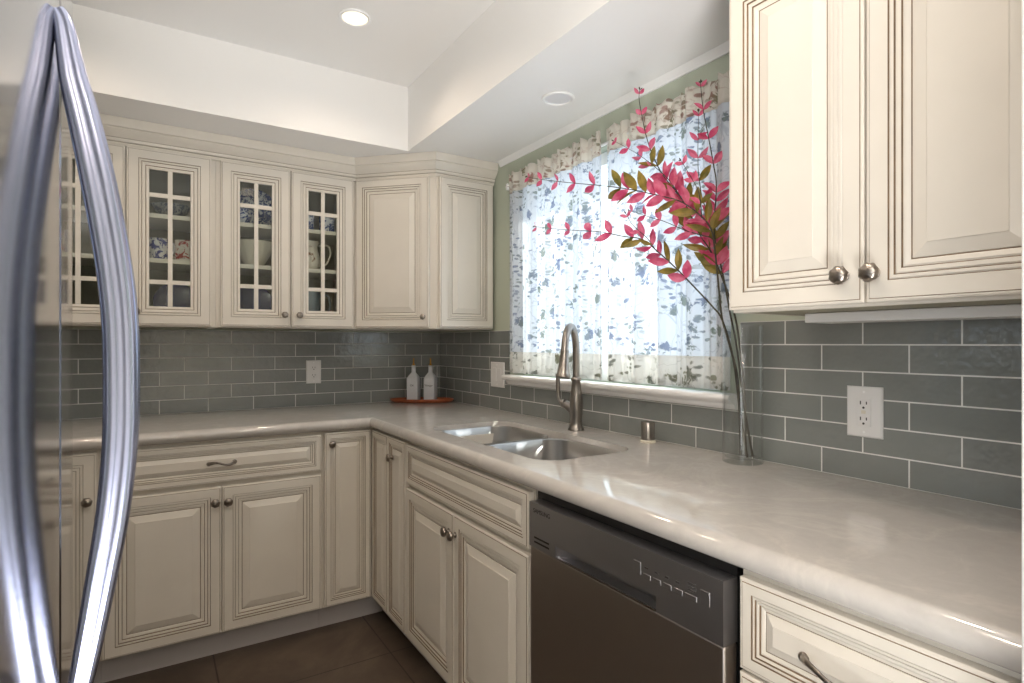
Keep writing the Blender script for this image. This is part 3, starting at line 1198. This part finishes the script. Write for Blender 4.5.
# ------------------------------------------------------------------ ceiling fixtures
c = empty('recessed_light', 'lit recessed ceiling light glowing warm in the raised tray', 'ceiling light', (-0.832, -1.05, ZT))
b = MB()
b.lathe([(0.056, -0.0005), (0.058, -0.004), (0.055, -0.0075), (0.046, -0.0065), (0.044, -0.002), (0.044, -0.0006)], n=48)
b.build('trim_ring', M['white_trim'], c, smooth=50)
b = MB()
b.lathe([(0.0435, -0.0012), (0.0435, -0.003), (0.001, -0.0036)], n=40)
b.build('lens', M['lamp_on'], c, smooth=50)
c = empty('recessed_light', 'unlit round white ceiling fixture on the low ceiling before the window', 'ceiling light', (-0.208, -1.446, ZS))
b = MB()
b.lathe([(0.058, -0.0005), (0.060, -0.004), (0.057, -0.008), (0.050, -0.0075), (0.048, -0.0035), (0.048, -0.0006)], n=48)
b.build('trim_ring', M['white_trim'], c, smooth=50)
b = MB()
b.lathe([(0.0475, -0.0012), (0.0475, -0.003), (0.001, -0.0036)], n=40)
b.build('lens', M['greyglass'], c, smooth=50)

# ------------------------------------------------------------------ tray with two bottles
TRC = Vector((-0.178, -0.138, CT))
ang = R(-32)
c = empty('serving_tray', 'reddish wooden oval tray in the counter corner', 'tray', TRC, ang)
lp = []
for g, z in ((0.82, 0.0006), (0.93, 0.004), (1.0, 0.014), (1.0, 0.019), (0.985, 0.0215), (0.95, 0.0205), (0.92, 0.015), (0.85, 0.0125)):
    lp.append([(0.178 * (g if g > .9 else g + 0.05) * math.cos(2 * PI * k / 64), 0.072 * g * math.sin(2 * PI * k / 64), z) for k in range(64)])
b = MB()
b.loops(lp, 0, True, True)
b.build('tray', M['wood'], c, smooth=50)


def bottle(off, label, word):
    p = TRC + Vector((math.cos(ang) * off, math.sin(ang) * off, 0.0128))
    c = empty('dispenser_bottle', label, 'bottle', p, R(-42), 'square white dispenser bottles')
    b = MB()
    lv = [(0.029, 0), (0.031, 0.002), (0.031, 0.116), (0.030, 0.123), (0.024, 0.138), (0.016, 0.150), (0.0120, 0.155), (0.0115, 0.184), (0.0125, 0.185), (0.0125, 0.191), (0.0105, 0.193)]
    lp = []
    for i, (r, z) in enumerate(lv):
        rc = 0.006 if z < 0.125 else min(r * 0.98, 0.006 + (z - 0.12) * 0.5)
        lp.append(rrect(-r, r, -r, r, min(rc, r * .98), z, 5))
    b.loops(lp, 0, True, True)
    b.build('body', M['porcelain'], c, smooth=50)
    b = MB()
    b.lathe([(0.008, 0.1935), (0.008, 0.199), (0.0055, 0.201), (0.004, 0.205), (0.0032, 0.232), (0.0028, 0.233)], n=18)
    b.build('pour_spout', M['gold'], c, smooth=50)
    text('lettering', word, 0.016, M['ink'], c, (0, -0.0311, 0.078), (R(90), 0, 0), align='CENTER')
    return c


bottle(-0.046, 'left white square bottle with brass spout on the wooden tray, shorter word', 'Oil')
bottle(0.048, 'right white square bottle with brass spout on the wooden tray, longer word', 'Vinegar')

# ------------------------------------------------------------------ vase and branches
VX, VY = -0.075, -2.118
c = empty('vase', 'tall clear glass cylinder vase on the counter at the right end of the sill', 'vase', (VX, VY, CT))
b = MB()
b.lathe([(0.050, 0.0006), (0.0525, 0.003), (0.0525, 0.376), (0.0515, 0.378), (0.0500, 0.377), (0.0495, 0.375), (0.0495, 0.020), (0.046, 0.015), (0.001, 0.014)], n=56)
b.build('cylinder', M['vase'], c, smooth=40)

BR = {
    'A': [(-0.100, -2.150, 0.935), (-0.098, -2.128, 1.048), (-0.103, -2.107, 1.206), (-0.117, -2.083, 1.308), (-0.132, -2.061, 1.347), (-0.147, -2.018, 1.398), (-0.162, -1.964, 1.457), (-0.176, -1.903, 1.515), (-0.191, -1.851, 1.56), (-0.206, -1.782, 1.579), (-0.221, -1.693, 1.606), (-0.236, -1.586, 1.627), (-0.24, -1.463, 1.653), (-0.24, -1.341, 1.682)],
    'B': [(-0.073, -2.110, 0.932), (-0.090, -2.114, 1.136), (-0.107, -2.101, 1.233), (-0.124, -2.088, 1.313), (-0.141, -2.088, 1.417), (-0.158, -2.091, 1.498), (-0.175, -2.092, 1.553), (-0.192, -2.069, 1.593), (-0.209, -2.018, 1.638), (-0.226, -1.95, 1.668), (-0.243, -1.835, 1.711), (-0.26, -1.738, 1.741), (-0.277, -1.593, 1.782), (-0.28, -1.428, 1.833), (-0.28, -1.35, 1.86)],
    'C': [(-0.078, -2.130, 0.934), (-0.083, -2.129, 1.101), (-0.092, -2.125, 1.207), (-0.102, -2.113, 1.318), (-0.111, -2.081, 1.42), (-0.121, -2.049, 1.501), (-0.131, -2.018, 1.554), (-0.14, -1.981, 1.634), (-0.15, -1.941, 1.698), (-0.159, -1.9, 1.754), (-0.169, -1.87, 1.82), (-0.179, -1.854, 1.881), (-0.188, -1.846, 1.941), (-0.19, -1.836, 1.994), (-0.19, -1.839, 2.021)],
    'D': [(-0.062, -2.140, 0.932), (-0.074, -2.121, 1.073), (-0.084, -2.107, 1.225), (-0.095, -2.092, 1.328), (-0.103, -2.075, 1.435), (-0.11, -2.057, 1.521), (-0.117, -2.056, 1.574), (-0.125, -2.07, 1.681), (-0.132, -2.065, 1.745), (-0.139, -2.055, 1.818), (-0.147, -2.046, 1.883), (-0.15, -2.041, 1.929), (-0.15, -2.036, 1.977)],
}
TW = {
    'A': [[(-0.182, -1.903, 1.515), (-0.205, -1.885, 1.557), (-0.234, -1.854, 1.599), (-0.24, -1.832, 1.636)]],
    'B': [[(-0.190, -2.074, 1.585), (-0.235, -2.101, 1.641), (-0.251, -2.087, 1.685), (-0.26, -2.063, 1.732)],
          [(-0.175, -2.092, 1.53), (-0.195, -2.03, 1.555), (-0.209, -1.959, 1.593), (-0.214, -1.92, 1.609), (-0.218, -1.877, 1.628), (-0.22, -1.826, 1.65)]],
    'C': [[(-0.140, -1.983, 1.634), (-0.171, -1.948, 1.712), (-0.176, -1.903, 1.761), (-0.182, -1.842, 1.815), (-0.188, -1.792, 1.853), (-0.19, -1.723, 1.899)]],
    'D': [[(-0.118, -2.056, 1.574), (-0.135, -2.034, 1.643), (-0.139, -2.021, 1.718), (-0.144, -2.022, 1.773), (-0.148, -2.026, 1.834), (-0.15, -2.03, 1.897)]],
}
# leaf spacing along each branch: start fraction, tip spacing, up to, then spacing, growth, longest, olive from, olive share
SPEC = {
    'A': (0.42, 0.100, 0.42, 0.036, 0.080, 0.058, 0.36, 0.36),
    'B': (0.42, 0.100, 0.45, 0.034, 0.080, 0.060, 0.38, 0.38),
    'C': (0.46, 0.062, 0.30, 0.026, 0.105, 0.056, 0.24, 0.32),
    'D': (0.46, 0.075, 0.30, 0.026, 0.105, 0.056, 0.24, 0.32),
}
BLAB = {
    'A': 'branch in the vase reaching left lowest across the curtain',
    'B': 'branch in the vase reaching farthest left above the lowest one',
    'C': 'branch in the vase rising to the upper left towards the ceiling',
    'D': 'branch in the vase standing most upright beside the wall cabinet',
}
CAMP = Vector(cam.location)


def leaf(b, p, direction, L, wd, nrm, curl, rnd):
    d = direction.normalized()
    nrm = (nrm - d * nrm.dot(d)).normalized()
    sd_ = d.cross(nrm)
    rows = []
    prof = [(0, 0.03), (0.12, 0.45), (0.3, 0.88), (0.48, 1.0), (0.68, 0.82), (0.86, 0.42), (1.0, 0.02)]
    for t, wf in prof:
        cpt = p + d * (L * t) + nrm * (curl * L * (t - t * t * 1.6))
        hw_ = wd * wf
        rows.append([cpt + sd_ * hw_ + nrm * hw_ * 0.35, cpt, cpt - sd_ * hw_ + nrm * hw_ * 0.35])
    b.loops(rows, 0, close=False)


def make_branch(key, seed):
    rnd = random.Random(seed)
    pts = BR[key]
    o0 = Vector(pts[0])
    c = empty('artificial_branch', 'pink-leaved ' + BLAB[key], 'branch', o0, 0, 'pink-leaved branches in the vase')
    loc = lambda q: Vector(q) - o0
    stem, pink, olive = MB(), MB(), MB()

    def run(path, r0, r1, start, step0, far, step1, grow, smax, ol0, olp):
        sp_ = spline([tuple(loc(q)) for q in path], 5)
        n = len(sp_)
        stem.tube(sp_, [r0 + (r1 - r0) * i / (n - 1) for i in range(n)], 8)
        P = [Vector(q) for q in sp_]
        cum = [0]
        for i in range(1, n):
            cum.append(cum[-1] + (P[i] - P[i - 1]).length)
        tot = cum[-1]

        def at(s):
            for i in range(1, n):
                if cum[i] >= s:
                    f = (s - cum[i - 1]) / max(1e-6, cum[i] - cum[i - 1])
                    return P[i - 1].lerp(P[i], f), (P[i] - P[i - 1]).normalized()
            return P[-1], (P[-1] - P[-2]).normalized()

        s = tot - 0.012
        while s > start * tot:
            q, tg = at(s)
            rel = (tot - s)
            size = min(smax, 0.024 + rel * grow) * rnd.uniform(0.88, 1.1)
            view = (CAMP - (q + o0)).normalized()
            side0 = tg.cross(view).normalized()
            for sg in (-1, 1):
                spread = rnd.uniform(0.5, 0.95)
                dr_ = tg * 0.8 + side0 * sg * spread + view * rnd.uniform(-0.35, 0.45)
                nm = view + Vector((rnd.uniform(-.7, .7), rnd.uniform(-.7, .7), rnd.uniform(-.7, .7)))
                isol = ol0 < rel and rnd.random() < olp
                L = size * (1.25 if isol else 1.0)
                leaf(olive if isol else pink, q, dr_, L, L * (rnd.uniform(0.15, 0.19) if isol else rnd.uniform(0.19, 0.26)), nm, rnd.uniform(-.25, .3), rnd)
            s -= (step0 if rel < far else step1) * rnd.uniform(0.85, 1.15)
        # tip buds
        q, tg = at(tot)
        for k in range(3):
            dv = (tg + Vector((rnd.uniform(-.6, .6), rnd.uniform(-.6, .6), rnd.uniform(-.6, .6)))).normalized()
            stem.tube([q, q + dv * 0.006, q + dv * 0.010], [0.0006, 0.0018, 0.0004], 6)

    run(pts, 0.0030, 0.0009, *SPEC[key])
    for tw in TW[key]:
        run(tw, 0.0015, 0.0006, 0.15, 0.058, 9, 0.05, 0.10, 0.046, 0.10, 0.3)
    stem.build('stem', M['stem'], c, smooth=60)
    pink.build('pink_leaves', M['pink_leaf'], c, smooth=0, normals=False)
    olive.build('olive_leaves', M['olive_leaf'], c, smooth=0, normals=False)
    return c


for i, kk in enumerate('ABCD'):
    make_branch(kk, 20 + i * 7)

# ------------------------------------------------------------------ refrigerator
CX, CY = -1.46165, -3.12299
FC = Vector((CX - 0.080, CY + 0.762, 0))       # middle of the door seam
RF = 2.5
c = empty('refrigerator', 'stainless steel french-door refrigerator with tall bowed handles at the left', 'refrigerator', (FC.x, FC.y, 0))
HWF = 0.455


def arc(s):
    return -(s * s) / (2 * RF)


box_part('body', c, pbr('fridge_side_grey', srgb(120, 121, 124), 0.45), -0.74, -0.125, -HWF, HWF, 0.02, 1.78)


def fdoor(name, s0, s1, z0, z1, n=20):
    b = MB()
    front = []
    r = 0.006
    for i in range(n + 1):
        s = s0 + (s1 - s0) * i / n
        e = min(s - s0, s1 - s)
        back = 0 if e > r else (r - math.sqrt(max(0, r * r - (r - e) ** 2)))
        front.append((arc(s) - back, s))
    front = [(arc(s0) - r, s0)] + [(arc(s0 + .0018) - .0025, s0 + .0018), (arc(s0 + r) , s0 + r)] + front[1:-1] + [(arc(s1 - r), s1 - r), (arc(s1 - .0018) - .0025, s1 - .0018), (arc(s1) - r, s1)]
    poly = front + [(-0.122, s1), (-0.122, s0)]
    b.prism(poly, z0, z1)
    return b.build(name, M['fridge_steel'], c, smooth=30)


dA = fdoor('door', -HWF, -0.0025, 0.735, 1.775)
dB = fdoor('door', 0.0025, HWF, 0.735, 1.775)
dF = fdoor('freezer_drawer', -HWF, HWF, 0.05, 0.725, 36)
HZ = [(1.590, 0.000), (1.577, 0.0050), (1.546, 0.0095), (1.520, 0.0135), (1.489, 0.0200), (1.450, 0.0275), (1.410, 0.0345), (1.360, 0.0420), (1.310, 0.0480), (1.260, 0.0515), (1.200, 0.0525), (1.132, 0.0515), (1.059, 0.0455), (0.992, 0.0360), (0.930, 0.0265), (0.880, 0.0180), (0.850, 0.0100), (0.832, 0.0000)]


def fhandle(parent, s):
    path = spline([(arc(s) + o + 0.002, s, 1.243 + (z - 1.243) * 0.955) for z, o in HZ], 4)
    b = MB()
    lp = []
    n = len(path)
    for i, (x, y, z) in enumerate(path):
        t = i / (n - 1)
        k = min(1.0, 0.40 + 0.60 * math.sin(PI * min(1, min(t, 1 - t) * 2.5) / 2))
        a, h = 0.0158 * k, 0.0140 * k
        tx = Vector(path[min(i + 1, n - 1)]) - Vector(path[max(i - 1, 0)])
        tx.normalize()
        nx = Vector((-tx.z, 0, tx.x))
        ring = []
        for q in range(28):
            an = 2 * PI * q / 28
            ca, sa = math.cos(an), math.sin(an)
            # squared oval with a shallow groove along each side
            rr = 1.0 / (abs(ca) ** 3 + abs(sa) ** 3) ** (1 / 3)
            rr *= 1 - 0.16 * math.exp(-((abs(an % PI - PI / 2) - 0.0) / 0.25) ** 2)
            p = Vector((x, y, z)) + nx * (-a * ca * rr) + Vector((0, 1, 0)) * (h * sa * rr)
            ring.append(p)
        lp.append(ring)
    b.loops(lp, 0, True, True)
    return b.build('handle', M['handle_steel'], parent, smooth=50)


fhandle(dA, -0.039)
fhandle(dB, 0.039)
b = MB()
P = [(arc(s) + 0.045 * (1 - (s / 0.36) ** 4) ** .5 if abs(s) < .36 else arc(s), s, 0.66) for s in [(-0.36 + 0.72 * i / 30) for i in range(31)]]
b.tube(P, 0.014, 16, up=(0, 0, 1))
b.build('handle', M['handle_steel'], dF, smooth=60)
box_part('hinge_cover', c, M['black'], -0.30, -0.03, -HWF + 0.01, -HWF + 0.09, 1.7805, 1.80, bevel=0.004)
box_part('base_grille', c, M['black'], -0.72, -0.10, -HWF + 0.01, HWF - 0.01, 0.0, 0.019)

# ------------------------------------------------------------------ china behind the glass doors
SH = [ZU + 0.0165, ZU + 0.2865, ZU + 0.4735]     # cabinet floor and the two shelves


def ware(name, label, cat, loc, mat, prof, handle=None, rmod=None, rot=0, group=None):
    c = empty(name, label, cat, loc, rot, group)
    b = MB()
    b.lathe(prof, n=36, rmod=rmod)
    b.build('vessel', mat, c, smooth=50)
    if handle:
        r0, z0, z1, ext, rr = handle
        b = MB()
        pts = [(r0, 0, z1), (r0 + ext * .75, 0, z1 + 0.004), (r0 + ext, 0, (z0 + z1) / 2 + .01), (r0 + ext * .6, 0, z0 + 0.006), (r0, 0, z0)]
        b.tube(spline(pts, 6), rr, 10)
        b.build('handle', mat, c, smooth=60)
    return c


def upright_plate(label, loc, mat, r, stand=True):
    c = empty('display_plate', label, 'plate', loc)
    b = MB()
    b.lathe([(r * .55, 0), (r * .6, 0.002), (r, 0.016), (r * 1.0, 0.019), (r * .6, 0.007), (0.001, 0.006)], n=48)
    o = b.build('plate', mat, c, smooth=50)
    o.rotation_euler = (R(76), 0, 0)
    o.location = (0, 0.0, r + (0.012 if stand else 0.004))
    if stand:
        b = MB()
        b.box(-0.085, 0.085, -0.060, 0.085, 0.0006, 0.010)
        b.box(-0.085, 0.085, -0.060, -0.050, 0.010, 0.020)
        b.build('stand', M['oakstand'], c, bevel=0.002)
    return c


CUP = [(0.022, 0.0006), (0.024, 0.004), (0.020, 0.006), (0.034, 0.026), (0.042, 0.055), (0.044, 0.075), (0.042, 0.075), (0.038, 0.052), (0.02, 0.01), (0.001, 0.009)]
MUG = [(0.034, 0.0006), (0.037, 0.003), (0.038, 0.08), (0.0385, 0.094), (0.036, 0.094), (0.035, 0.08), (0.034, 0.01), (0.001, 0.008)]
# first cabinet
ware('mug', 'red and white patterned mug behind glass on the middle shelf, right one', 'mug', (-1.335, -0.215, SH[1]), M['redwhite'], MUG, (0.036, 0.02, 0.075, 0.026, 0.0045), rot=R(170))
ware('mug', 'blue and red patterned mug behind glass on the middle shelf, left one', 'mug', (-1.435, -0.215, SH[1]), pattern_mat('blue_red_china', srgb(226, 224, 228), srgb(74, 80, 142), 30, .52), MUG, (0.036, 0.02, 0.075, 0.026, 0.0045), rot=R(-10))
upright_plate('dark blue plate standing at the bottom of the left glass cabinet', (-1.365, -0.175, SH[0]), M['navy'], 0.088, False)
ware('bowl', 'patterned bowl behind glass on the top shelf of the left cabinet', 'bowl', (-1.385, -0.18, SH[2]), pattern_mat('grey_china', srgb(150, 152, 150), srgb(96, 104, 116), 40, .5), [(0.03, 0.0006), (0.032, 0.006), (0.06, 0.03), (0.075, 0.062), (0.073, 0.062), (0.055, 0.03), (0.001, 0.01)])
# second cabinet, left door
upright_plate('blue and white plate standing on the top shelf under the reflected lamp', (-1.035, -0.105, SH[2]), M['bluewhite'], 0.100, False)
ware('jug', 'small blue and white jug on the top shelf before the plate', 'jug', (-1.105, -0.225, SH[2]), M['bluewhite'], [(0.024, 0.0006), (0.026, 0.003), (0.036, 0.025), (0.034, 0.045), (0.025, 0.06), (0.027, 0.075), (0.025, 0.075), (0.02, 0.06), (0.001, 0.01)], (0.03, 0.02, 0.06, 0.02, 0.0035), rot=R(20))
ware('bowl', 'cream fluted bowl on the middle shelf behind glass', 'bowl', (-1.05, -0.185, SH[1]), M['creamware'], [(0.040, 0.0006), (0.042, 0.008), (0.060, 0.04), (0.085, 0.085), (0.094, 0.118), (0.091, 0.118), (0.08, 0.085), (0.05, 0.03), (0.001, 0.014)], rmod=lambda a, z: 1 + 0.035 * math.sin(14 * a) * min(1, z / .03))
upright_plate('navy blue plate on a wooden stand at the bottom of the cabinet', (-1.055, -0.185, SH[0]), M['navy'], 0.088, True)
# second cabinet, right door
for j, (xx, lab) in enumerate(((-0.815, 'blue and white flowered mug on the top shelf, nearer the plate'), (-0.715, 'blue and white flowered mug on the top shelf, nearer the corner cabinet'))):
    ware('mug', lab, 'mug', (xx, -0.200, SH[2]), M['bluewhite'], MUG, None, group='blue and white mugs on the top shelf')
ware('pitcher', 'cream pitcher with brown flower and big handle on the middle shelf', 'pitcher', (-0.795, -0.195, SH[1]), M['brownwhite'], [(0.036, 0.0006), (0.038, 0.004), (0.050, 0.03), (0.050, 0.06), (0.038, 0.10), (0.034, 0.118), (0.042, 0.145), (0.040, 0.145), (0.032, 0.12), (0.001, 0.01)], (0.040, 0.03, 0.125, 0.055, 0.0050), rot=R(-12))
ware('pitcher', 'clear ribbed glass pitcher with handle at the bottom of the cabinet', 'pitcher', (-0.800, -0.205, SH[0]), pbr('ribbed_glass', srgb(190, 205, 215), 0.08, 0.0, Transmission_Weight=0.6), [(0.044, 0.0006), (0.046, 0.004), (0.050, 0.08), (0.048, 0.13), (0.050, 0.165), (0.048, 0.165), (0.045, 0.12), (0.042, 0.01), (0.001, 0.008)], (0.046, 0.035, 0.145, 0.05, 0.0055), rmod=lambda a, z: 1 + 0.04 * math.sin(18 * a), rot=R(-12))
